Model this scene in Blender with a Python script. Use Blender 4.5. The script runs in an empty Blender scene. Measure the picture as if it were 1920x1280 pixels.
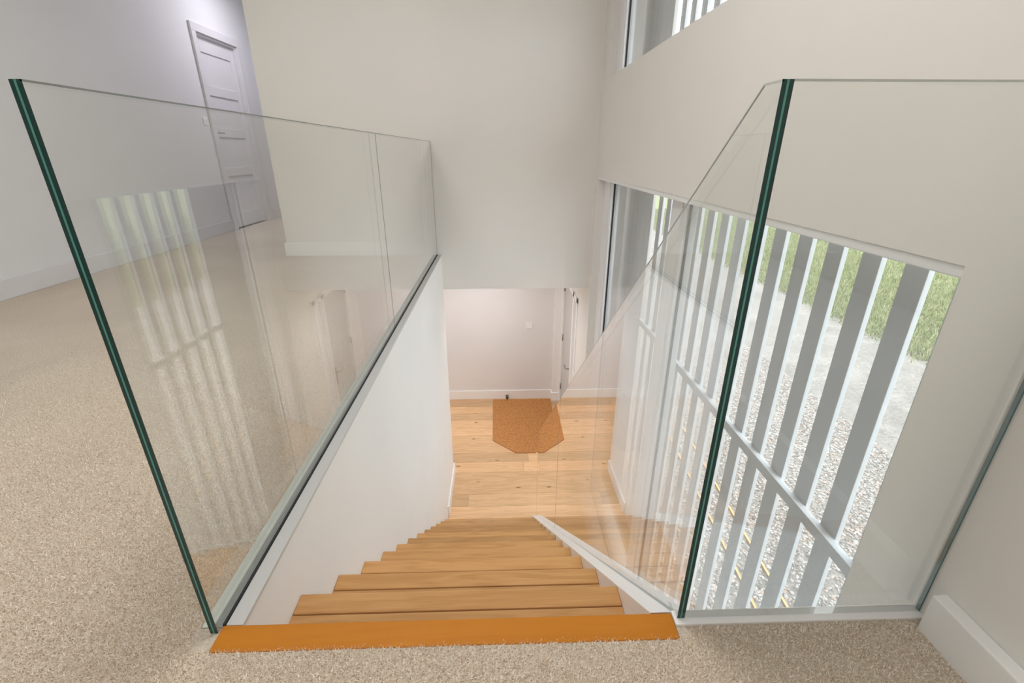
import bpy, bmesh, math, random
from mathutils import Vector, Matrix
import numpy as np

random.seed(7)
rng = np.random.default_rng(7)
S = bpy.context.scene
COL = S.collection

# ------------------------------------------------------------------ camera
cam_d = bpy.data.cameras.new('camera')
cam_d.sensor_width = 36.0
cam_d.sensor_fit = 'HORIZONTAL'
cam_d.lens = 863.621 / 1920 * 36.0
cam_d.clip_start = 0.02
cam_d.clip_end = 400
cam = bpy.data.objects.new('camera', cam_d)
COL.objects.link(cam)
cam.location = (0, 0, 1.0092)
cam.rotation_euler = (math.pi / 2 - 0.3912, 0, -0.0301)
S.camera = cam

# ------------------------------------------------------------------ world: bright overcast sky
w = bpy.data.worlds.new('overcast_sky')
S.world = w
w.use_nodes = True
bg = w.node_tree.nodes['Background']
bg.inputs[0].default_value = (0.93, 0.97, 1.0, 1)
bg.inputs[1].default_value = 4.6

# veiled sun, large and soft
sun_d = bpy.data.lights.new('sun', 'SUN')
sun_d.energy = 2.6
sun_d.angle = math.radians(50)
sun_d.color = (1.0, 0.96, 0.9)
sun = bpy.data.objects.new('sun', sun_d)
COL.objects.link(sun)
sun.rotation_euler = (math.radians(38), math.radians(14), 0)

# unseen ceiling lamps added as fill light (fixtures built further down): x, y, z, radius, watts, colour
FILL_LAMPS_UP = [(-1.8, 0.6, 3.06, 0.35, 16, (1.0, 0.985, 0.965)),
            (-0.8, -1.6, 3.06, 0.35, 11, (1.0, 0.985, 0.965)),
            (-1.5, 3.0, 3.06, 0.35, 12, (1.0, 0.985, 0.97)),
            (-0.05, 1.3, 3.06, 0.35, 23, (1.0, 0.985, 0.965)),
            (-2.75, 7.0, 3.06, 0.25, 19, (0.93, 0.90, 1.0))]
FILL_LAMPS_LOW = [(-0.2, 5.7, -0.40, 0.22, 14, (1.0, 0.985, 0.98)),
             (-1.7, 5.8, -0.40, 0.22, 6, (1.0, 0.985, 0.98))]

vs = S.view_settings
vs.view_transform = 'Standard'
vs.look = 'None'
vs.exposure = 0.17
vs.gamma = 1.0
vs.use_curve_mapping = False
cy = S.cycles
cy.max_bounces = 12
cy.diffuse_bounces = 6
cy.glossy_bounces = 6
cy.transmission_bounces = 8
cy.transparent_max_bounces = 40
cy.use_denoising = True
cy.sample_clamp_indirect = 6.0
cy.caustics_reflective = False
cy.caustics_refractive = False

# ------------------------------------------------------------------ materials
def new_mat(name):
    m = bpy.data.materials.new(name)
    m.use_nodes = True
    nt = m.node_tree
    return m, nt, nt.nodes['Principled BSDF']

def N(nt, t, **kw):
    n = nt.nodes.new(t)
    for k, v in kw.items():
        setattr(n, k, v)
    return n

def ramp(nt, stops):
    r = N(nt, 'ShaderNodeValToRGB')
    e = r.color_ramp.elements
    while len(e) < len(stops):
        e.new(0.5)
    for i, (p, c) in enumerate(stops):
        e[i].position = p
        e[i].color = (*c, 1)
    return r

def mix_rgb(nt, typ, fac, a, b):
    m = N(nt, 'ShaderNodeMix', data_type='RGBA', blend_type=typ)
    for sock, v in ((m.inputs[0], fac), (m.inputs[6], a), (m.inputs[7], b)):
        if hasattr(v, 'links'):
            nt.links.new(v, sock)
        elif isinstance(v, (int, float)):
            sock.default_value = v
        else:
            sock.default_value = (*v, 1)
    return m.outputs[2]

def paint(name, col, rough=0.6, bump=0.03, scale=180, spec=0.3):
    m, nt, b = new_mat(name)
    tc = N(nt, 'ShaderNodeTexCoord')
    n = N(nt, 'ShaderNodeTexNoise')
    n.inputs['Scale'].default_value = 2.2
    n.inputs['Detail'].default_value = 4
    nt.links.new(tc.outputs['Object'], n.inputs['Vector'])
    r = ramp(nt, [(0.3, tuple(c * 0.985 for c in col)), (0.7, tuple(min(1, c * 1.01) for c in col))])
    nt.links.new(n.outputs[0], r.inputs[0])
    nt.links.new(r.outputs[0], b.inputs['Base Color'])
    b.inputs['Roughness'].default_value = rough
    b.inputs['Specular IOR Level'].default_value = spec
    n2 = N(nt, 'ShaderNodeTexNoise')
    n2.inputs['Scale'].default_value = scale
    nt.links.new(tc.outputs['Object'], n2.inputs['Vector'])
    bp = N(nt, 'ShaderNodeBump')
    bp.inputs['Strength'].default_value = bump
    bp.inputs['Distance'].default_value = 0.002
    nt.links.new(n2.outputs[0], bp.inputs['Height'])
    nt.links.new(bp.outputs[0], b.inputs['Normal'])
    return m

def wood(name, dark, light, grain=1.0, rough=0.38, knots=0.0, vary=0.12):
    """Boards with the grain along object X."""
    m, nt, b = new_mat(name)
    tc = N(nt, 'ShaderNodeTexCoord')
    oi = N(nt, 'ShaderNodeObjectInfo')
    mul = N(nt, 'ShaderNodeVectorMath', operation='MULTIPLY')
    comb = N(nt, 'ShaderNodeCombineXYZ')
    for i in range(3):
        nt.links.new(oi.outputs['Random'], comb.inputs[i])
    mul.inputs[1].default_value = (37, 91, 53)
    nt.links.new(comb.outputs[0], mul.inputs[0])
    add = N(nt, 'ShaderNodeVectorMath', operation='ADD')
    nt.links.new(tc.outputs['Object'], add.inputs[0])
    nt.links.new(mul.outputs[0], add.inputs[1])
    mp = N(nt, 'ShaderNodeMapping')
    mp.inputs['Scale'].default_value = (1.6, 16, 16)
    nt.links.new(add.outputs[0], mp.inputs[0])
    n1 = N(nt, 'ShaderNodeTexNoise')
    n1.inputs['Scale'].default_value = 1.1
    n1.inputs['Detail'].default_value = 3
    n1.inputs['Distortion'].default_value = 0.6
    nt.links.new(mp.outputs[0], n1.inputs['Vector'])
    wv = N(nt, 'ShaderNodeMath', operation='MULTIPLY')
    wv.inputs[1].default_value = 26
    nt.links.new(n1.outputs[0], wv.inputs[0])
    sn = N(nt, 'ShaderNodeMath', operation='SINE')
    nt.links.new(wv.outputs[0], sn.inputs[0])
    mp2 = N(nt, 'ShaderNodeMapping')
    mp2.inputs['Scale'].default_value = (6, 230, 230)
    nt.links.new(add.outputs[0], mp2.inputs[0])
    n2 = N(nt, 'ShaderNodeTexNoise')
    n2.inputs['Scale'].default_value = 1.0
    n2.inputs['Detail'].default_value = 2
    nt.links.new(mp2.outputs[0], n2.inputs['Vector'])
    ma = N(nt, 'ShaderNodeMath', operation='MULTIPLY_ADD')
    ma.inputs[1].default_value = 0.16 * grain
    ma.inputs[2].default_value = 0.5
    nt.links.new(sn.outputs[0], ma.inputs[0])
    mb = N(nt, 'ShaderNodeMath', operation='MULTIPLY_ADD')
    mb.inputs[1].default_value = 0.45 * grain
    nt.links.new(n2.outputs[0], mb.inputs[0])
    nt.links.new(ma.outputs[0], mb.inputs[2])
    sub = N(nt, 'ShaderNodeMath', operation='SUBTRACT')
    sub.inputs[1].default_value = 0.225 * grain
    nt.links.new(mb.outputs[0], sub.inputs[0])
    r = ramp(nt, [(0.2, dark), (0.75, light)])
    nt.links.new(sub.outputs[0], r.inputs[0])
    col = r.outputs[0]
    # board to board variation
    hv = N(nt, 'ShaderNodeMath', operation='MULTIPLY_ADD')
    hv.inputs[1].default_value = 2 * vary
    hv.inputs[2].default_value = 1 - vary
    nt.links.new(oi.outputs['Random'], hv.inputs[0])
    hc = N(nt, 'ShaderNodeCombineColor')
    for i in range(3):
        nt.links.new(hv.outputs[0], hc.inputs[i])
    col = mix_rgb(nt, 'MULTIPLY', 1.0, col, hc.outputs[0])
    if knots > 0:
        mp3 = N(nt, 'ShaderNodeMapping')
        mp3.inputs['Scale'].default_value = (1.6, 3.6, 0.01)
        nt.links.new(add.outputs[0], mp3.inputs[0])
        v = N(nt, 'ShaderNodeTexVoronoi', voronoi_dimensions='2D')
        v.inputs['Scale'].default_value = 1.3
        nt.links.new(mp3.outputs[0], v.inputs['Vector'])
        kr = ramp(nt, [(0.0, (1, 1, 1)), (knots, (0, 0, 0))])
        nt.links.new(v.outputs['Distance'], kr.inputs[0])
        sep = N(nt, 'ShaderNodeSeparateColor')
        nt.links.new(v.outputs['Color'], sep.inputs[0])
        pick = N(nt, 'ShaderNodeMapRange')
        pick.inputs['From Min'].default_value = 0.55
        pick.inputs['From Max'].default_value = 0.80
        nt.links.new(sep.outputs[0], pick.inputs['Value'])
        kf = N(nt, 'ShaderNodeMath', operation='MULTIPLY')
        nt.links.new(kr.outputs[0], kf.inputs[0])
        nt.links.new(pick.outputs[0], kf.inputs[1])
        col = mix_rgb(nt, 'MIX', kf.outputs[0], col, (0.10, 0.042, 0.014))
    nt.links.new(col, b.inputs['Base Color'])
    b.inputs['Roughness'].default_value = rough
    b.inputs['Specular IOR Level'].default_value = 0.22
    bp = N(nt, 'ShaderNodeBump')
    bp.inputs['Strength'].default_value = 0.08
    bp.inputs['Distance'].default_value = 0.002
    nt.links.new(n2.outputs[0], bp.inputs['Height'])
    nt.links.new(bp.outputs[0], b.inputs['Normal'])
    return m

def glass(name, tint, refl=1.0):
    """Clear sheet: Schlick reflection over a tinted straight-through pass."""
    m, nt, b = new_mat(name)
    nt.nodes.remove(b)
    out = nt.nodes['Material Output']
    geo = N(nt, 'ShaderNodeNewGeometry')
    dot = N(nt, 'ShaderNodeVectorMath', operation='DOT_PRODUCT')
    nt.links.new(geo.outputs['Normal'], dot.inputs[0])
    nt.links.new(geo.outputs['Incoming'], dot.inputs[1])
    ab = N(nt, 'ShaderNodeMath', operation='ABSOLUTE')
    nt.links.new(dot.outputs['Value'], ab.inputs[0])
    om = N(nt, 'ShaderNodeMath', operation='SUBTRACT')
    om.inputs[0].default_value = 1
    nt.links.new(ab.outputs[0], om.inputs[1])
    pw = N(nt, 'ShaderNodeMath', operation='POWER')
    pw.inputs[1].default_value = 5
    nt.links.new(om.outputs[0], pw.inputs[0])
    fr = N(nt, 'ShaderNodeMath', operation='MULTIPLY_ADD')
    fr.inputs[1].default_value = 0.957 * refl
    fr.inputs[2].default_value = 0.043 * refl
    fr.use_clamp = True
    nt.links.new(pw.outputs[0], fr.inputs[0])
    tr = N(nt, 'ShaderNodeBsdfTransparent')
    tr.inputs[0].default_value = (*tint, 1)
    gl = N(nt, 'ShaderNodeBsdfGlossy')
    gl.inputs['Color'].default_value = (1, 1, 1, 1)
    gl.inputs['Roughness'].default_value = 0.0
    mx = N(nt, 'ShaderNodeMixShader')
    nt.links.new(fr.outputs[0], mx.inputs[0])
    nt.links.new(tr.outputs[0], mx.inputs[1])
    nt.links.new(gl.outputs[0], mx.inputs[2])
    nt.links.new(mx.outputs[0], out.inputs['Surface'])
    return m

def plain(name, col, rough=0.5, metal=0.0, spec=0.4):
    m, nt, b = new_mat(name)
    tc = N(nt, 'ShaderNodeTexCoord')
    n = N(nt, 'ShaderNodeTexNoise')
    n.inputs['Scale'].default_value = 9
    nt.links.new(tc.outputs['Object'], n.inputs['Vector'])
    r = ramp(nt, [(0.3, tuple(c * 0.96 for c in col)), (0.7, tuple(min(1, c * 1.03) for c in col))])
    nt.links.new(n.outputs[0], r.inputs[0])
    nt.links.new(r.outputs[0], b.inputs['Base Color'])
    b.inputs['Roughness'].default_value = rough
    b.inputs['Metallic'].default_value = metal
    b.inputs['Specular IOR Level'].default_value = spec
    return m

def speckle(name, stops, scale, rough=0.95, bump=0.6, dist=0.006, large=None, spec=0.1, lscale=1.4):
    m, nt, b = new_mat(name)
    tc = N(nt, 'ShaderNodeTexCoord')
    n = N(nt, 'ShaderNodeTexNoise')
    n.inputs['Scale'].default_value = scale
    n.inputs['Detail'].default_value = 3
    n.inputs['Roughness'].default_value = 0.65
    nt.links.new(tc.outputs['Object'], n.inputs['Vector'])
    r = ramp(nt, stops)
    nt.links.new(n.outputs[0], r.inputs[0])
    col = r.outputs[0]
    if large:
        n3 = N(nt, 'ShaderNodeTexNoise')
        n3.inputs['Scale'].default_value = lscale
        n3.inputs['Detail'].default_value = 5
        n3.inputs['Distortion'].default_value = 0.5
        nt.links.new(tc.outputs['Object'], n3.inputs['Vector'])
        r3 = ramp(nt, [(0.35, large[0]), (0.65, large[1])])
        nt.links.new(n3.outputs[0], r3.inputs[0])
        col = mix_rgb(nt, 'MULTIPLY', 1.0, col, r3.outputs[0])
    nt.links.new(col, b.inputs['Base Color'])
    b.inputs['Roughness'].default_value = rough
    b.inputs['Specular IOR Level'].default_value = spec
    bp = N(nt, 'ShaderNodeBump')
    bp.inputs['Strength'].default_value = bump
    bp.inputs['Distance'].default_value = dist
    nt.links.new(n.outputs[0], bp.inputs['Height'])
    nt.links.new(bp.outputs[0], b.inputs['Normal'])
    return m

M = {}
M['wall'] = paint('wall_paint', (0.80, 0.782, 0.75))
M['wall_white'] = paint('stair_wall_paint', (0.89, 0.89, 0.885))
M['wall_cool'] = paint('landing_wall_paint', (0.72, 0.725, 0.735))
M['hall'] = paint('hall_wall_paint', (0.78, 0.775, 0.785))
M['ceiling'] = paint('ceiling_paint', (0.86, 0.85, 0.83))
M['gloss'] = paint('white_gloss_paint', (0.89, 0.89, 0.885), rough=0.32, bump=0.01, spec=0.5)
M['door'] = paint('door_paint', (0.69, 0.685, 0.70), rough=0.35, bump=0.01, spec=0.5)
M['frame'] = paint('window_frame_paint', (0.84, 0.85, 0.87), rough=0.35, bump=0.01, spec=0.5)
M['gasket'] = plain('black_gasket', (0.02, 0.02, 0.022), 0.6)
M['trim_grey'] = paint('grey_capping_paint', (0.60, 0.605, 0.595), rough=0.4, bump=0.01)
M['shoe'] = plain('pale_glass_shoe', (0.66, 0.70, 0.63), 0.35)
M['glass'] = glass('balustrade_glass', (0.966, 0.976, 0.967), 1.9)
M['pane'] = glass('window_glass', (0.98, 0.986, 0.986))
M['edge'] = plain('dark_green_glass_edge', (0.002, 0.045, 0.042), 0.12, spec=0.6)
M['inter'] = plain('laminate_interlayer', (0.10, 0.36, 0.31), 0.25, spec=0.5)
M['joint'] = plain('grey_glass_joint', (0.10, 0.11, 0.10), 0.3)
M['arris_dark'] = plain('grey_glass_arris', (0.22, 0.235, 0.22), 0.25)
M['arris'] = plain('painted_sheen_arris', (0.62, 0.66, 0.64), 0.2)  # paler copy of the glass edge, its bright reflection put into the colour
M['wallseal'] = plain('blue_grey_glass_edge', (0.09, 0.19, 0.21), 0.15, spec=0.6)
M['tread'] = wood('oak_tread', (0.50, 0.255, 0.09), (0.66, 0.375, 0.16), 0.8, 0.40, 0.0, 0.12)
M['nosing'] = wood('varnished_oak_edge', (0.48, 0.165, 0.012), (0.57, 0.215, 0.022), 0.5, 0.40, 0.0, 0.0)
M['plank'] = wood('oak_floor', (0.64, 0.395, 0.205), (0.80, 0.54, 0.32), 0.9, 0.38, 0.085, 0.17)
M['carpet'] = speckle('beige_carpet', [(0.28, (0.56, 0.46, 0.355)), (0.5, (0.74, 0.65, 0.54)), (0.72, (0.87, 0.80, 0.71))],
                      170, large=((0.90, 0.89, 0.88), (1.0, 1.0, 1.0)), bump=1.0, dist=0.008)
M['mat'] = speckle('coir_mat', [(0.32, (0.34, 0.135, 0.040)), (0.68, (0.74, 0.37, 0.145))], 75, bump=0.9, dist=0.006)
M['batten'] = paint('grey_batten_paint', (0.46, 0.49, 0.525), rough=0.55, bump=0.05)
M['clad'] = paint('grey_cladding_paint', (0.50, 0.515, 0.515), rough=0.6, bump=0.05)
M['gravel'] = speckle('gravel', [(0.3, (0.15, 0.145, 0.14)), (0.5, (0.225, 0.214, 0.203)), (0.7, (0.28, 0.266, 0.252))], 26,
                      bump=0.8, dist=0.03, large=((0.74, 0.74, 0.74), (1, 1, 1)), lscale=1.6)
M['soil'] = speckle('grass_ground', [(0.3, (0.12, 0.15, 0.065)), (0.7, (0.22, 0.235, 0.12))], 6, bump=0.5, dist=0.04)
M['lath'] = wood('raw_pine', (0.36, 0.22, 0.09), (0.48, 0.33, 0.16), 0.6, 0.6, 0, 0.05)
M['chrome'] = plain('brushed_steel', (0.42, 0.41, 0.40), 0.28, metal=1.0)
M['black'] = plain('black_rubber', (0.02, 0.02, 0.02), 0.6)
M['plastic'] = plain('white_plastic', (0.86, 0.86, 0.87), 0.3)

def stone_mat():
    m, nt, b = new_mat('pebble')
    geo = N(nt, 'ShaderNodeNewGeometry')
    r = ramp(nt, [(0.0, (0.12, 0.11, 0.10)), (0.35, (0.225, 0.21, 0.20)), (0.75, (0.33, 0.32, 0.315)), (1.0, (0.28, 0.19, 0.145))])
    nt.links.new(geo.outputs['Random Per Island'], r.inputs[0])
    nt.links.new(r.outputs[0], b.inputs['Base Color'])
    b.inputs['Roughness'].default_value = 0.8
    return m
M['stone'] = stone_mat()

def blade_mat():
    m, nt, b = new_mat('grass_blade')
    geo = N(nt, 'ShaderNodeNewGeometry')
    r = ramp(nt, [(0.0, (0.11, 0.155, 0.055)), (0.5, (0.18, 0.225, 0.10)), (0.8, (0.26, 0.265, 0.15)), (1.0, (0.32, 0.275, 0.19))])
    nt.links.new(geo.outputs['Random Per Island'], r.inputs[0])
    nt.links.new(r.outputs[0], b.inputs['Base Color'])
    b.inputs['Roughness'].default_value = 0.7
    return m
M['blade'] = blade_mat()

def pile_mat():
    m, nt, b = new_mat('carpet_tuft')
    geo = N(nt, 'ShaderNodeNewGeometry')
    r = ramp(nt, [(0.0, (0.66, 0.55, 0.43)), (0.5, (0.80, 0.705, 0.595)), (1.0, (0.92, 0.85, 0.76))])
    nt.links.new(geo.outputs['Random Per Island'], r.inputs[0])
    nt.links.new(r.outputs[0], b.inputs['Base Color'])
    b.inputs['Roughness'].default_value = 0.95
    b.inputs['Specular IOR Level'].default_value = 0.1
    return m
M['pile'] = pile_mat()

def emit_mat():
    m, nt, b = new_mat('fill_lamp_diffuser')
    b.inputs['Base Color'].default_value = (0.9, 0.9, 0.88, 1)
    b.inputs['Emission Color'].default_value = (1, 0.96, 0.9, 1)
    b.inputs['Emission Strength'].default_value = 1.5  # glowing disc of the added, unseen ceiling lamps
    return m
M['lamp'] = emit_mat()

# ------------------------------------------------------------------ mesh helpers
def link(o, parent=None):
    COL.objects.link(o)
    if parent is not None:
        o.parent = parent
    return o

def tag(o, label=None, cat=None, group=None, kind=None):
    for k, v in (('label', label), ('category', cat), ('group', group), ('kind', kind)):
        if v:
            o[k] = v
    return o

def empty(name, loc=(0, 0, 0)):
    o = bpy.data.objects.new(name, None)
    o.empty_display_size = 0.1
    o.location = loc
    return link(o)

def add_box(bm, x0, x1, y0, y1, z0, z1, mi=0):
    v = [bm.verts.new(p) for p in ((x0, y0, z0), (x1, y0, z0), (x1, y1, z0), (x0, y1, z0),
                                   (x0, y0, z1), (x1, y0, z1), (x1, y1, z1), (x0, y1, z1))]
    for q in ((3, 2, 1, 0), (4, 5, 6, 7), (0, 1, 5, 4), (1, 2, 6, 5), (2, 3, 7, 6), (3, 0, 4, 7)):
        f = bm.faces.new([v[i] for i in q])
        f.material_index = mi

def add_prism_x(bm, x0, x1, yz, mi=0):
    """Polygon in the YZ plane (counter-clockwise seen from +X) swept along X."""
    a = [bm.verts.new((x0, y, z)) for y, z in yz]
    b = [bm.verts.new((x1, y, z)) for y, z in yz]
    n = len(yz)
    bm.faces.new(list(reversed(a))).material_index = mi
    bm.faces.new(b).material_index = mi
    for i in range(n):
        j = (i + 1) % n
        bm.faces.new((a[i], a[j], b[j], b[i])).material_index = mi

def add_prism_z(bm, z0, z1, xy, mi=0):
    a = [bm.verts.new((x, y, z0)) for x, y in xy]
    b = [bm.verts.new((x, y, z1)) for x, y in xy]
    n = len(xy)
    bm.faces.new(list(reversed(a))).material_index = mi
    bm.faces.new(b).material_index = mi
    for i in range(n):
        j = (i + 1) % n
        bm.faces.new((a[i], a[j], b[j], b[i])).material_index = mi

def add_tube(bm, pts, r, seg=12):
    """Round bar through pts."""
    rings = []
    pts = [Vector(p) for p in pts]
    for i, p in enumerate(pts):
        d = (pts[min(i + 1, len(pts) - 1)] - pts[max(i - 1, 0)]).normalized()
        u = d.orthogonal().normalized()
        if i:
            u = (pu - d * pu.dot(d)).normalized()
        pu = u
        t = d.cross(u)
        rings.append([bm.verts.new(p + (u * math.cos(a) + t * math.sin(a)) * r)
                      for a in [2 * math.pi * k / seg for k in range(seg)]])
    for a, b in zip(rings, rings[1:]):
        for k in range(seg):
            bm.faces.new((a[k], a[(k + 1) % seg], b[(k + 1) % seg], b[k]))
    bm.faces.new(list(reversed(rings[0])))
    bm.faces.new(rings[-1])

def obj(name, bm, mats, parent=None, bevel=0.0, seg=2, smooth=False):
    bmesh.ops.recalc_face_normals(bm, faces=bm.faces)
    if bevel > 0:
        bmesh.ops.bevel(bm, geom=list(bm.edges), offset=bevel, segments=seg, affect='EDGES', profile=0.5, clamp_overlap=True)
    me = bpy.data.meshes.new(name)
    bm.to_mesh(me)
    bm.free()
    for m in (mats if isinstance(mats, (list, tuple)) else [mats]):
        me.materials.append(M[m])
    if smooth:
        for p in me.polygons:
            p.use_smooth = True
    return link(bpy.data.objects.new(name, me), parent)

def box(name, x0, x1, y0, y1, z0, z1, mat, parent=None, bevel=0.0):
    bm = bmesh.new()
    add_box(bm, x0, x1, y0, y1, z0, z1)
    return obj(name, bm, mat, parent, bevel)

def struct(o, label, cat):
    return tag(o, label, cat, kind='structure')

def holed(bm, axis, a0, a1, u0, u1, z0, z1, holes):
    """Wall slab a0..a1 thick on axis ('x'/'y'), running u0..u1 with rectangular holes (u0,u1,z0,z1)."""
    us = sorted({u0, u1, *[h[0] for h in holes], *[h[1] for h in holes]})
    for ua, ub in zip(us, us[1:]):
        zs = [z0]
        for h in sorted((h for h in holes if h[0] <= ua and h[1] >= ub), key=lambda h: h[2]):
            zs += [h[2], h[3]]
        zs.append(z1)
        for za, zb in zip(zs[::2], zs[1::2]):
            if zb - za > 1e-5:
                if axis == 'x':
                    add_box(bm, a0, a1, ua, ub, za, zb)
                else:
                    add_box(bm, ua, ub, a0, a1, za, zb)

# ------------------------------------------------------------------ dimensions (metres, landing carpet at z = 0)
R, G, Y0 = 0.2172, 0.2567, 0.7498      # rise, going, first nosing
ZF = -13 * R                           # lower floor
XL, XS_L, XS_R = -0.6435, -0.6013, 0.3513
XW = 0.985                             # window wall, inner face
YF, YB = 4.866, 6.793                  # upper far wall, hall far wall
XLW = -3.636                           # landing left wall
XFE = -2.1876                          # left end of the upper far wall
ZB = -0.374                            # underside of the upper floor
ZC = 3.12
YN = -2.6                              # wall behind the camera
WIN = (0.93, 4.76, ZF + 0.012, 0.785)  # tall window opening (y0,y1,z0,z1)
WUP = (0.93, 4.66, 1.604, 2.62)        # high window opening
FD = (5.43, 6.70, ZF, -0.68)           # front door opening
D1 = (6.66, 7.60, 0.0, 2.345)          # landing door opening
D2 = (8.16, 9.05, 0.0, 2.345)

# ------------------------------------------------------------------ room shell
bm = bmesh.new()
add_box(bm, XLW - 0.2, 1.25, YN, 0.692, -0.05, 0)
add_box(bm, XLW - 0.2, -0.688, 0.692, YF, -0.05, 0)
add_box(bm, -0.688, -0.6415, 0.692, 0.745, -0.05, 0)
add_box(bm, 0.3985, XW + 0.1, 0.692, 0.718, -0.05, 0)
add_box(bm, XLW - 0.2, XFE, YF, 10.5, -0.05, 0)
struct(obj('floor', bm, 'carpet'), 'beige cut pile carpet covering the upstairs landing', 'carpet')

def tufts(n):
    """Cut pile standing on the carpet near the stairs: small leaning three sided spikes."""
    a = rng.uniform(0, 1, n) < 0.80
    x = np.where(a, -0.69 - 1.9 * rng.beta(1.0, 1.9, n), rng.uniform(-0.70, XW - 0.036, n))
    yy = np.where(a, 0.42 + 2.6 * rng.beta(1.0, 2.4, n), rng.uniform(0.50, 0.692, n))
    k2 = (~a) & (x > 0.43) & (rng.uniform(0, 1, n) < 0.14)
    yy = np.where(k2, rng.uniform(0.69, 0.715, n), yy)
    h = rng.uniform(0.0025, 0.0060, n)
    r = rng.uniform(0.0018, 0.0034, n)
    th = rng.uniform(0, 2 * np.pi, n)
    lx, ly = rng.normal(0, 0.0035, n), rng.normal(0, 0.0035, n)
    V = []
    for k in range(3):
        V.append(np.stack([x + r * np.cos(th + k * 2.0944), yy + r * np.sin(th + k * 2.0944), np.full(n, -0.002)], 1))
    V.append(np.stack([x + lx, yy + ly, h], 1))
    v = np.stack(V, 1)
    f = np.array([[0, 1, 3], [1, 2, 3], [2, 0, 3]])[None] + (np.arange(n) * 4)[:, None, None]
    me = bpy.data.meshes.new('carpet_pile')
    me.from_pydata(v.reshape(-1, 3).tolist(), [], f.reshape(-1, 3).tolist())
    me.materials.append(M['pile'])
    o = link(bpy.data.objects.new('carpet_pile', me))
    tag(o, 'short beige carpet pile along the stair opening', 'carpet', kind='stuff')
tufts(150000)

bm = bmesh.new()
add_box(bm, XLW, XW, YN, 0.71, ZB, -0.05)
add_box(bm, XLW, -0.701, 0.71, YF, ZB, -0.05)
add_box(bm, XLW, 1.25, YF + 0.14, 10.5, ZB, -0.05)
struct(obj('ceiling_lower', bm, 'ceiling'), 'white underside of the upstairs floor above the hall', 'ceiling')

bm = bmesh.new()
add_box(bm, XLW - 0.2, 1.3, YN - 0.2, 10.7, ZC, ZC + 0.15)
struct(obj('ceiling', bm, 'ceiling'), 'white ceiling over the landing and stairwell', 'ceiling')

bm = bmesh.new()
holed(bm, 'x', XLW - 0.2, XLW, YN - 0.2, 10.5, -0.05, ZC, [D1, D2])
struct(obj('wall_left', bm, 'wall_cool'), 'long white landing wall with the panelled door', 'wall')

bm = bmesh.new()
add_box(bm, XFE, XW + 0.3, YF, YF + 0.14, ZB, ZC)
struct(obj('wall_far', bm, 'wall'), 'cream wall facing the stairs, ending as a bulkhead above the hall', 'wall')

bm = bmesh.new()
holed(bm, 'x', XW, XW + 0.30, YN - 0.2, YB + 0.15, ZF - 0.1, ZC, [WIN, WUP, FD])
struct(obj('wall_right', bm, 'wall'), 'cream outer wall holding the tall stair window', 'wall')

bm = bmesh.new()
add_box(bm, XLW - 0.2, 1.3, YN - 0.2, YN, ZF - 0.1, ZC)
struct(obj('wall_back', bm, 'wall'), 'white wall behind the landing', 'wall')
bm = bmesh.new()
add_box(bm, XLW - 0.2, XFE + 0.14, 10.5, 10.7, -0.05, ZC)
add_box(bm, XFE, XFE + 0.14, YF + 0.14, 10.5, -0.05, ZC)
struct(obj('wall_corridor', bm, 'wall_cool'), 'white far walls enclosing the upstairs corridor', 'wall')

bm = bmesh.new()
add_box(bm, -0.70, XS_L, 0.7545, YF, ZF, -0.011)
add_box(bm, -0.70, XS_L, YN, 0.7545, ZF, ZB)
struct(obj('wall_stair', bm, 'wall_white'), 'smooth white wall beside the stairs under the left glass', 'wall')
bm = bmesh.new()
add_box(bm, -2.6, XW + 0.3, YB, YB + 0.15, ZF - 0.1, ZB)
struct(obj('wall_hall', bm, 'hall'), 'warm white end wall of the downstairs hall', 'wall')
bm = bmesh.new()
add_box(bm, -2.6, -2.45, YF, YB, ZF - 0.1, ZB)
add_box(bm, -2.45, -0.70, YF - 0.12, YF, ZF - 0.1, ZB)
struct(obj('wall_hall_side', bm, 'hall'), 'white side wall of the downstairs hall behind the stair wall', 'wall')

# lower floor: screed plus single oak boards
bm = bmesh.new()
add_box(bm, -2.6, XW + 0.02, YN, YB + 0.02, ZF - 0.12, ZF - 0.012)
floor_low = struct(obj('floor_lower', bm, 'plank'), 'oak plank floor of the downstairs hall', 'wood floor')
PW = 0.207
rows = []
y = 5.70
while y > 0.0:
    y -= PW
while y < YB:
    rows.append(y)
    y += PW
for i, ya in enumerate(rows):
    yb = min(ya + PW, YB)
    xa = -2.45 - random.uniform(0, 1.5)
    while xa < XW:
        L = random.choice((1.25, 1.6, 1.9, 2.1))
        x0, x1 = max(xa, -2.45), min(xa + L, XW)
        xa += L
        if x1 - x0 < 0.05 or (x1 < -0.62 and yb < YF) :
            continue
        if yb < YF:
            x0 = max(x0, -0.60)
        bm = bmesh.new()
        cx, cyy = (x0 + x1) / 2, (ya + yb) / 2
        hx, hy = (x1 - x0) / 2 - 0.001, (yb - ya) / 2 - 0.001
        add_box(bm, -hx, hx, -hy, hy, -0.012, 0)
        o = obj('plank', bm, 'plank', floor_low)
        o.location = (cx, cyy, ZF)

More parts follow.
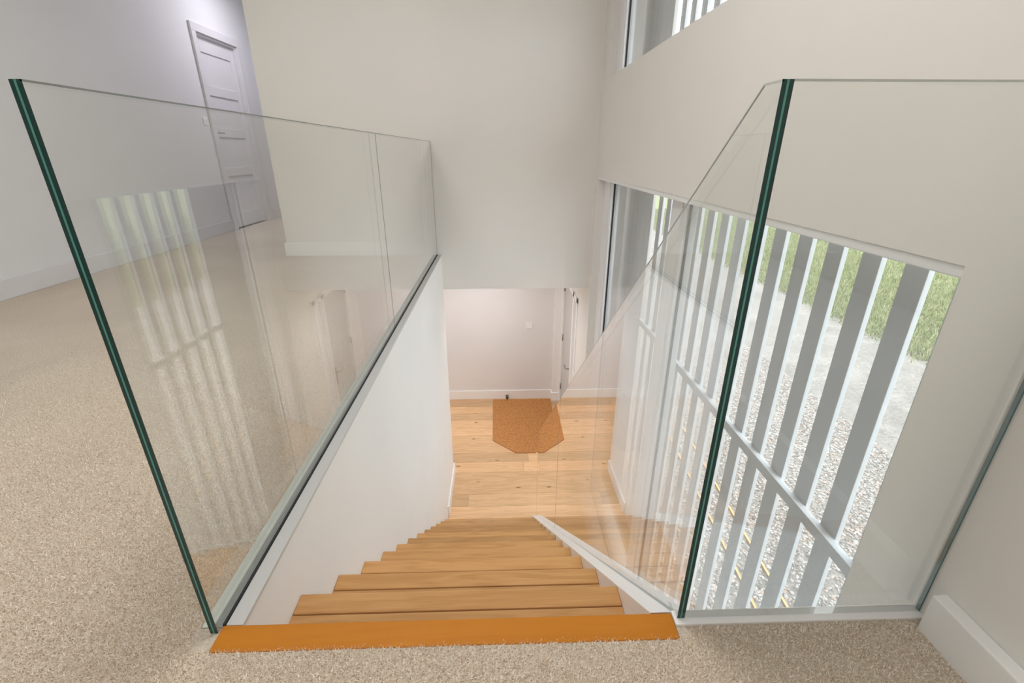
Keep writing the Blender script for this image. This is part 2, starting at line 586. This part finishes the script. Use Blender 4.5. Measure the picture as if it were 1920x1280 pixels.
# skirting boards
def skirt(name, segs, label, mat='gloss'):
    """segs: boxes (x0,x1,y0,y1,z0) ; each with a small chamfer on top."""
    bm = bmesh.new()
    for (x0, x1, y0, y1, z0, hh) in segs:
        add_box(bm, x0, x1, y0, y1, z0, z0 + hh)
    return struct(obj(name, bm, mat, None, 0.004), label, 'skirting board')
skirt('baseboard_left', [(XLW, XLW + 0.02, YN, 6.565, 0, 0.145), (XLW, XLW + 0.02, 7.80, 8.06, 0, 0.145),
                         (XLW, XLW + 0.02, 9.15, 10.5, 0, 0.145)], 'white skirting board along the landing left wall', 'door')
skirt('baseboard_far', [(XFE - 0.02, -0.70, YF - 0.02, YF, 0, 0.135), (XFE - 0.02, XFE, YF, 10.5, 0, 0.135)],
      'white skirting board under the cream wall behind the left glass')
skirt('baseboard_right', [(XW - 0.034, XW, YN, 0.700, -0.01, 0.115)], 'tall white skirting board in the near right corner')
skirt('baseboard_hall', [(-2.45, 0.86, YB - 0.02, YB, ZF, 0.158)], 'white skirting board on the hall end wall')
skirt('baseboard_stair', [(XS_L, XS_L + 0.02, 4.09, YF + 0.02, ZF, 0.15), (-0.70, XS_L, YF, YF + 0.02, ZF, 0.15)],
      'white skirting board at the foot of the stair wall')
# boxed corner beside the front door
bm = bmesh.new()
add_box(bm, 0.865, XW, 6.70, YB, ZF, ZB)
add_box(bm, 0.845, XW, 6.68, YB, ZF, ZF + 0.15)
struct(obj('trim_1', bm, 'gloss', None, 0.003), 'white boxed corner beside the front door', 'trim')
# white edge of the landing floor behind the cross glass
struct(box('trim_2', 0.3985, XW, 0.718, 0.7535, -0.30, 0.0065, 'gloss', None, 0.002), 'white painted floor edge below the right glass panel', 'trim')
# grey top of the stair wall
struct(box('trim_3', -0.636, XS_L + 0.003, 0.7505, YF, -0.0105, 0.002, 'trim_grey', None, 0.0015), 'grey capping strip on top of the stair wall', 'trim')
struct(box('trim_4', 0.925, XW + 0.08, WIN[0], WIN[1], ZF, ZF + 0.014, 'gloss', None, 0.003), 'white sill board at floor level under the tall window', 'trim')

# ------------------------------------------------------------------ windows
def window(name, op, stiles, label):
    """op opening; stiles = list of (y0,y1) of vertical members."""
    y0, y1, z0, z1 = op
    root = empty(name, (0, 0, 0))
    struct(root, label, 'window')
    xf, xb = XW + 0.075, XW + 0.15
    zt = z1 - 0.028
    zb = z0 + 0.035
    box('head_rail', XW + 0.004, xb, y0, y1, zt, z1, 'frame', root, 0.003)
    box('bottom_rail', xf, xb, y0, y1, z0, zb, 'frame', root, 0.003)
    for (a, b) in stiles:
        box('stile', xf, xb, a, b, zb, zt, 'frame', root, 0.003)
        box('stile_bead', xf - 0.012, xf + 0.001, a + 0.03, b - (b - a) * 0.45, zb, zt, 'frame', root, 0.002)
    for (a, b) in zip(stiles, stiles[1:]):
        p = box('pane', xf + 0.035, xf + 0.043, a[1], b[0], zb, zt, 'pane', root)
        # dark rubber seal around the pane
        bm = bmesh.new()
        g = 0.007
        for (u0, u1, w0, w1) in ((a[1], a[1] + g, zb, zt), (b[0] - g, b[0], zb, zt), (a[1], b[0], zb, zb + g), (a[1], b[0], zt - g, zt)):
            add_box(bm, xf + 0.02, xf + 0.034, u0, u1, w0, w1)
        obj('seal', bm, 'gasket', p)
    return root
window('window_1', WIN, [(WIN[0], WIN[0] + 0.07), (2.65, 2.875), (4.455, WIN[1])], 'tall two pane stair window with white frame')
window('window_2', WUP, [(WUP[0], WUP[0] + 0.07), (4.43, WUP[1])], 'high white framed window at the top of the stairwell')

# ------------------------------------------------------------------ doors
def panel_door(name, op, label, latch=True):
    y0, y1, z0, z1 = op
    root = empty(name, (XLW, 0, 0))
    struct(root, label, 'door')
    def b(n, x0, x1, a, c, za, zb, mat='door', par=root, bev=0.003):
        return box(n, x0, x1, a, c, za, zb, mat, par, bev)
    # architrave stands proud of the wall, liner lines the opening, leaf sits back
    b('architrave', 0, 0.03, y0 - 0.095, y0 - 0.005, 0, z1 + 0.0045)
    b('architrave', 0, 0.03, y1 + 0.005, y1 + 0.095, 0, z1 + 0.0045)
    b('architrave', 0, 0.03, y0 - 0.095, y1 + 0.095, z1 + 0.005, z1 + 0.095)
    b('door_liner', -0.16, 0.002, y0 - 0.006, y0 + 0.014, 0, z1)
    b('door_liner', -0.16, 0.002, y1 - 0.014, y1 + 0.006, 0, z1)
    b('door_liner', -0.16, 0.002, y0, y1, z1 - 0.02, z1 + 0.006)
    ya, yb, zt = y0 + 0.017, y1 - 0.017, z1 - 0.024
    xa, xb = -0.075, -0.035
    leaf = b('door_leaf', xa + 0.008, xb - 0.014, ya + 0.05, yb - 0.05, 0.03, zt - 0.05)
    b('door_stile', xa, xb, ya, ya + 0.105, 0.012, zt, par=leaf)
    b('door_stile', xa, xb, yb - 0.105, yb, 0.012, zt, par=leaf)
    for (za, zb) in ((0.012, 0.20), (0.692, 0.80), (1.184, 1.295), (1.675, 1.785), (2.16, zt)):
        b('door_rail', xa, xb, ya + 0.105, yb - 0.105, za, zb, par=leaf)
    if latch:
        bm = bmesh.new()
        add_tube(bm, [(xb, ya + 0.055, 1.235), (xb + 0.012, ya + 0.055, 1.235)], 0.026, 16)
        add_tube(bm, [(xb + 0.01, ya + 0.055, 1.235), (xb + 0.05, ya + 0.055, 1.235), (xb + 0.052, ya + 0.075, 1.233), (xb + 0.052, ya + 0.155, 1.233)], 0.009, 10)
        obj('door_handle', bm, 'chrome', leaf, smooth=True)
    return root
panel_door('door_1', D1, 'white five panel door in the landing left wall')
panel_door('door_2', D2, 'second white door further along the corridor, mostly hidden by the cream wall', False)

# front door, downstairs in the window wall
fd = empty('door_3', (XW, 0, 0))
struct(fd, 'white front door with steel lever handle at the end of the hall', 'door')
y0, y1, z0, z1 = FD
box('door_jamb', -0.012, 0.12, y0, y0 + 0.075, z0, z1, 'gloss', fd, 0.003)
box('side_panel', 0.035, 0.075, y0 + 0.075, y0 + 0.27, z0, z1, 'frame', fd, 0.002)
box('door_jamb', -0.012, 0.12, y0 + 0.27, y0 + 0.35, z0, z1, 'gloss', fd, 0.003)
box('door_jamb', -0.012, 0.12, y1 - 0.05, y1, z0, z1, 'gloss', fd, 0.003)
box('door_head', -0.012, 0.12, y0, y1, z1 - 0.06, z1, 'gloss', fd, 0.003)
lf = box('door_leaf', 0.015, 0.07, y0 + 0.355, y1 - 0.055, z0 + 0.012, z1 - 0.064, 'trim_grey', fd, 0.003)
box('weather_bar', -0.012, 0.02, y0 + 0.37, y1 - 0.07, z0 + 0.02, z0 + 0.075, 'frame', lf, 0.004)
bm = bmesh.new()
hy, hz = y0 + 0.43, ZF + 0.965
add_box(bm, 0.004, 0.016, hy - 0.02, hy + 0.02, hz - 0.16, hz + 0.09)
add_tube(bm, [(0.01, hy, hz + 0.02), (-0.045, hy, hz + 0.02), (-0.052, hy + 0.02, hz + 0.02), (-0.052, hy + 0.125, hz + 0.022)], 0.010, 10)
obj('door_handle', bm, 'chrome', lf)
for zz in (ZF + 0.25, ZF + 1.1, ZF + 1.9):
    bm = bmesh.new()
    add_tube(bm, [(0.006, y1 - 0.055, zz), (0.006, y1 - 0.055, zz + 0.1)], 0.010, 10)
    obj('hinge', bm, 'chrome', lf, smooth=True)

# ------------------------------------------------------------------ staircase
st = empty('staircase', (0, 2.4, ZF))
tag(st, 'straight flight of oak treads going down to the hall', 'staircase')
def stb(name, x0, x1, y0, y1, z0, z1, mat, parent, bev=0.003):
    """Box part with its origin at its own centre, kept under its parent."""
    c = Vector(((x0 + x1) / 2, (y0 + y1) / 2, (z0 + z1) / 2))
    o = box(name, x0 - c.x, x1 - c.x, y0 - c.y, y1 - c.y, z0 - c.z, z1 - c.z, mat, parent, bev)
    pw = Vector((0, 0, 0))
    p = parent
    while p is not None:
        pw += p.location
        p = p.parent
    o.location = c - pw
    return o
stb('landing_nosing', -0.641, 0.3975, 0.687, 0.7495, -0.035, 0.003, 'nosing', st, 0.003)
for k in range(1, 13):
    z, yf = -k * R, Y0 + k * G
    t = stb('tread', XS_L, XS_R, yf - G - 0.022, yf - 0.0695, z - 0.032, z, 'tread', st, 0.002)
    stb('nosing', XS_L, XS_R, yf - 0.066, yf, z - 0.034, z + 0.0015, 'tread', t, 0.005)
for k in range(1, 14):
    yr = Y0 + (k - 1) * G - 0.022
    stb('riser', XS_L, XS_R, yr - 0.02, yr, -k * R + (0 if k < 13 else 0.0), -(k - 1) * R - 0.034, 'tread', st, 0.0)
ye = Y0 + 13 * G
def slope(y):
    return -(y - Y0) * R / G
bm = bmesh.new()
add_prism_x(bm, 0.3518, 0.436, [(0.735, ZF), (ye - 0.01, ZF), (ye - 0.01, ZF + 0.002), (0.735, slope(0.735) - 0.03)])
o = obj('stringer', bm, 'wall_white', st)
o.location = -st.location
for x0, x1, nm in ((XS_R, 0.403, 'capping'), (0.426, 0.443, 'capping')):
    bm = bmesh.new()
    add_prism_x(bm, x0, x1, [(Y0 + 0.004, -0.045), (ye - 0.045, ZF), (ye + 0.004, ZF), (Y0 + 0.004, slope(Y0))])
    o = obj(nm, bm, 'gloss', st, 0.002)
    o.location = -st.location
bm = bmesh.new()
add_prism_x(bm, 0.4035, 0.4255, [(Y0 + 0.004, -0.045), (ye - 0.045, ZF), (ye - 0.012, ZF), (Y0 + 0.004, slope(Y0) - 0.006)])
o = obj('glass_channel', bm, 'trim_grey', st)
o.location = -st.location

# ------------------------------------------------------------------ glass balustrades
TH = 0.0175
def pane_x(root, x0, yz, crest, near=True, arris='arris_dark', inner=1):
    """Upright sheet in a plane of constant x; yz outline runs bottom edge first, then far edge, then top."""
    bm = bmesh.new()
    add_prism_x(bm, x0, x0 + TH, yz, 0)
    ymin, ymax = min(p[0] for p in yz), max(p[0] for p in yz)
    for f in bm.faces:
        ys = [v.co.y for v in f.verts]
        if max(ys) - min(ys) < 1e-6 and abs(ys[0] - ymin) < 1e-6 and near:
            f.material_index = 1
    # abutting ends stay open, the thin ground edge below marks them
    for f in [f for f in bm.faces if max(v.co.y for v in f.verts) - min(v.co.y for v in f.verts) < 1e-6 and f.material_index == 0]:
        bm.faces.remove(f)
    p = obj('glass_pane', bm, ['glass', 'edge'], root)
    if near:
        zs = [q[1] for q in yz if abs(q[0] - ymin) < 1e-6]
        box('interlayer', x0 + TH * 0.40, x0 + TH * 0.58, ymin - 0.0006, ymin + 0.002, min(zs), max(zs), 'inter', p)
    # ground edge along the top and the far end, on the side of the stairs
    xa, xb = (x0 + TH - 0.0025, x0 + TH + 0.0003) if inner > 0 else (x0 - 0.0003, x0 + 0.0025)
    chain = sorted(crest)
    poly = chain + [(q[0], q[1] - 0.0028) for q in reversed(chain)]
    bm = bmesh.new()
    add_prism_x(bm, xa, xb, poly)
    obj('top_edge', bm, arris, p)
    ends = [q[1] for q in yz if abs(q[0] - ymax) < 1e-6]
    box('end_edge', xa, xb, ymax - 0.0005, ymax + 0.0035, min(ends), max(ends), 'joint', p)
    return p

lb = empty('glass_balustrade', (0, 0, 0))
tag(lb, 'frameless glass balustrade along the landing, left of the stairs', 'balustrade')
YP = 0.7324
gx = XL - TH
pane_x(lb, gx, [(YP, 0), (2.690, 0), (2.690, 1.1), (YP, 1.1)], [(YP, 1.1), (2.690, 1.1)])
pane_x(lb, gx, [(2.6902, 0), (YF - 0.004, 0), (YF - 0.004, 1.1), (2.6902, 1.1)], [(2.6902, 1.1), (YF - 0.004, 1.1)], near=False)
box('base_seal', XL + 0.0003, XL + 0.0065, 0.7505, YF - 0.004, -0.01, 0.004, 'gasket', lb)
box('base_shoe', -0.688, gx - 0.0005, 0.746, YF - 0.004, -0.01, 0.003, 'shoe', lb, 0.001)

rb = empty('glass_balustrade', (0, 0, 0))
tag(rb, 'sloping glass balustrade following the stairs down on the right', 'balustrade')
X0 = 0.4055
top = lambda y: 1.104 - (y - 0.781) * R / G
bot = lambda y: slope(y) - 0.004
pane_x(rb, X0, [(YP, 0.007), (0.754, 0.007), (2.688, bot(2.688)), (2.688, top(2.688)), (0.781, 1.104), (YP, 1.104)],
       [(YP, 1.104), (0.781, 1.104), (2.688, top(2.688))], arris='arris', inner=-1)
pane_x(rb, X0, [(2.6882, bot(2.6882)), (4.075, ZF + 0.001), (4.15, ZF + 0.001), (4.15, top(4.15)), (2.6882, top(2.6882))], [(2.6882, top(2.6882)), (4.15, top(4.15))], near=False, inner=-1)

cb = empty('glass_guard', (0, 0, 0))
tag(cb, 'glass guard panel between the stairs and the window wall', 'balustrade')
bm = bmesh.new()
add_box(bm, X0 + TH + 0.001, XW - 0.004, 0.7335, 0.7335 + TH, 0.007, 1.104)
gp = obj('glass_pane', bm, 'glass', cb)
box('top_edge', X0 + TH + 0.001, XW - 0.004, 0.7332, 0.736, 1.1015, 1.1045, 'arris', gp)
box('wall_seal', XW - 0.0038, XW - 0.0002, 0.7335, 0.7415, 0.007, 1.104, 'wallseal', cb)

# ------------------------------------------------------------------ small things indoors
bm = bmesh.new()
add_prism_z(bm, ZF + 0.001, ZF + 0.013, [(-0.115, 6.735), (-0.108, 5.565), (0.209, 5.262), (0.480, 5.258), (0.790, 5.575), (0.835, 6.24), (0.842, 6.670), (0.842, 6.735)])
tag(obj('doormat', bm, 'mat', None, 0.002), 'brown coir doormat with cut corners on the hall floor', 'doormat')

def switch(name, label, cat, c, wdt, h, axis, rockers):
    """Wall plate: axis 'x' faces +x, 'y' faces -y."""
    root = empty(name, c)
    tag(root, label, cat)
    def b(n, u0, u1, d0, d1, z0, z1, bev):
        if axis == 'x':
            return box(n, d0, d1, u0, u1, z0, z1, 'plastic', root, bev)
        return box(n, u0, u1, -d1, -d0, z0, z1, 'plastic', root, bev)
    b('plate', -wdt / 2, wdt / 2, 0, 0.011, -h / 2, h / 2, 0.003)
    for i in range(rockers):
        u = (i - (rockers - 1) / 2) * 0.03
        b('rocker', u - 0.011, u + 0.011, 0.0105, 0.0165, -0.02, 0.02, 0.002)
switch('light_switch', 'white light switch on the landing wall beside the panelled door', 'switch', (XLW, 6.475, 1.36), 0.09, 0.09, 'x', 1)
switch('light_switch', 'white square wall plate on the cream wall behind the left glass', 'switch', (-1.057, YF, 0.546), 0.10, 0.10, 'y', 1)
switch('light_switch', 'white light switch on the hall end wall above the doormat', 'switch', (0.478, YB, -1.525), 0.105, 0.10, 'y', 2)

ds = empty('door_stop', (0.123, YB - 0.02, -2.765))
tag(ds, 'small steel door stop with black tip on the hall skirting board', 'door stop')
bm = bmesh.new()
add_tube(bm, [(0, 0, 0), (0, -0.008, 0)], 0.024, 14)
add_tube(bm, [(0, -0.006, 0), (0, -0.065, 0)], 0.012, 12)
obj('stem', bm, 'chrome', ds)
bm = bmesh.new()
add_tube(bm, [(0, -0.06, 0), (0, -0.085, 0)], 0.018, 14)
obj('rubber_tip', bm, 'black', ds)

# ------------------------------------------------------------------ unseen ceiling lamps, added to brighten the rooms
def fill_lamp(x, y, zc, r, watts, colr, label, grp):
    root = empty('fill_lamp', (x, y, zc + 0.06))
    tag(root, label, 'lamp', grp)
    bm = bmesh.new()
    add_tube(bm, [(0, 0, 0), (0, 0, -0.035)], r + 0.02, 32)
    obj('rim', bm, 'plastic', root)
    bm = bmesh.new()
    add_tube(bm, [(0, 0, -0.03), (0, 0, -0.045)], r, 32)
    obj('diffuser', bm, 'lamp', root)
    ld = bpy.data.lights.new('fill_light', 'AREA')
    ld.shape = 'DISK'
    ld.size = 2 * r
    ld.energy = watts
    ld.color = colr
    lo = bpy.data.objects.new('fill_light', ld)
    link(lo, root)
    lo.location = (0, 0, -0.05)
for a, where in zip(FILL_LAMPS_UP, ('in the middle of the landing', 'behind the head of the stairs', 'near the cream wall', 'over the stairwell', 'in the corridor by the panelled door')):
    fill_lamp(*a, 'added unseen round ceiling fill lamp ' + where, 'added upstairs fill lamps')
for a, where in zip(FILL_LAMPS_LOW, ('above the doormat', 'behind the stair wall')):
    fill_lamp(*a[:2], ZB - 0.06, *a[3:], 'added unseen round hall fill lamp ' + where, 'added hall fill lamps')

# ------------------------------------------------------------------ outdoors: batten screen, gravel, grass
ZG = -2.87
scr = empty('batten_screen', (1.42, 2.6, ZG))
tag(scr, 'grey screen of upright battens outside the stair window', 'screen')
def scb(name, x0, x1, y0, y1, z0, z1, mat, bev=0.002):
    return stb(name, x0, x1, y0, y1, z0, z1, mat, scr, bev)
bat0 = None
for n in range(-4, 14):
    ya = 1.45 + 0.2017 * n
    if bat0 is None:
        bat0 = scb('batten', 1.42, 1.442, ya, ya + 0.097, ZG, 3.3, 'batten')
    else:
        o = bat0.copy()
        COL.objects.link(o)
        o.parent = scr
        o.location = bat0.location + Vector((0, ya - (1.45 - 0.2017 * 4), 0))
scb('rail', 1.385, 1.4195, 0.55, 4.275, -0.575, -0.52, 'batten')
scb('rail', 1.385, 1.4195, 0.55, 4.275, 2.75, 2.805, 'batten')
# closed boarding where the screen meets the porch
yb = 4.275
while yb < 5.3:
    scb('board', 1.40, 1.43, yb, yb + 0.145, ZG, 3.3, 'clad')
    yb += 0.148

bm = bmesh.new()
add_box(bm, 1.285, 9.0, -25, 60, ZG - 0.2, ZG)
struct(obj('ground', bm, 'gravel'), 'pale gravel drive outside the window', 'gravel')
bm = bmesh.new()
add_box(bm, 9.0, 120, -25, 140, ZG - 0.2, ZG + 0.001)
add_box(bm, 1.285, 9.0, 60, 140, ZG - 0.2, ZG + 0.001)
struct(obj('lawn_ground', bm, 'soil'), 'green ground of the lawn beyond the gravel', 'lawn')

def pebbles(n, x0, x1, y0, y1, s0, s1):
    ico = bmesh.new()
    bmesh.ops.create_icosphere(ico, subdivisions=1, radius=1)
    ico.verts.ensure_lookup_table()
    bv = np.array([v.co[:] for v in ico.verts])
    bf = np.array([[v.index for v in f.verts] for f in ico.faces])
    ico.free()
    k = len(bv)
    c = np.stack([rng.uniform(x0, x1, n), rng.uniform(y0, y1, n), np.full(n, ZG)], 1)
    t = (c[:, 1] - 2.6) / 3.3
    keep = (np.abs(c[:, 0] - (2.60 + 0.17 * t)) > 0.035) & (np.abs(c[:, 0] - (2.30 + 0.20 * t)) > 0.035)
    c = c[keep]
    n = len(c)
    s = rng.uniform(s0, s1, (n, 1)) * rng.uniform(0.6, 1.3, (n, 3))
    s[:, 2] *= 0.6
    a = rng.uniform(0, 2 * np.pi, n)
    v = bv[None] * s[:, None, :] + rng.normal(0, 0.0012, (n, k, 3))
    x = v[..., 0] * np.cos(a)[:, None] - v[..., 1] * np.sin(a)[:, None]
    yy = v[..., 0] * np.sin(a)[:, None] + v[..., 1] * np.cos(a)[:, None]
    v = np.stack([x, yy, v[..., 2] + 0.3 * s[:, None, 2]], -1) + c[:, None]
    f = bf[None] + (np.arange(n) * k)[:, None, None]
    me = bpy.data.meshes.new('gravel_stones')
    me.from_pydata(v.reshape(-1, 3).tolist(), [], f.reshape(-1, 3).tolist())
    me.materials.append(M['stone'])
    o = link(bpy.data.objects.new('gravel_stones', me))
    return tag(o, 'loose pale pebbles lying on the gravel drive', 'gravel', kind='stuff')
pebbles(45000, 1.5, 5.4, 0.6, 9.0, 0.010, 0.022)

def grass(n):
    x = 8.45 + rng.beta(1, 2.4, n) * 12 + rng.normal(0, 0.12, n)
    y = rng.uniform(4, 34, n)
    h = rng.uniform(0.05, 0.16, n)
    a = rng.uniform(0, 2 * np.pi, n)
    wd = rng.uniform(0.006, 0.016, n)
    dx, dy = np.cos(a) * wd, np.sin(a) * wd
    lx, ly = rng.normal(0, 0.06, n), rng.normal(0, 0.06, n)
    z = np.full(n, ZG)
    v = np.stack([np.stack([x - dx, y - dy, z], 1), np.stack([x + dx, y + dy, z], 1), np.stack([x + lx, y + ly, z + h], 1)], 1)
    f = np.arange(3 * n).reshape(n, 3)
    me = bpy.data.meshes.new('grass')
    me.from_pydata(v.reshape(-1, 3).tolist(), [], f.tolist())
    me.materials.append(M['blade'])
    o = link(bpy.data.objects.new('grass', me))
    return tag(o, 'rough green and straw coloured grass beyond the gravel', 'grass', kind='stuff')
grass(150000)

def lath(name, a, b, label):
    a, b = Vector(a), Vector(b)
    d = b - a
    L = d.length
    bm = bmesh.new()
    add_box(bm, -L / 2, L / 2, -0.012, 0.012, 0, 0.02)
    o = obj(name, bm, 'lath', None, 0.002)
    o.location = (a + b) / 2
    o.rotation_euler = (0, 0, math.atan2(d.y, d.x))
    return tag(o, label, 'timber')
lath('timber_lath', (2.60, 2.6, ZG + 0.001), (2.77, 5.9, ZG + 0.001), 'thin raw timber lath on the gravel, the one farther from the house')
lath('timber_lath', (2.30, 2.6, ZG + 0.001), (2.50, 5.9, ZG + 0.001), 'thin raw timber lath on the gravel, the one nearer the house')
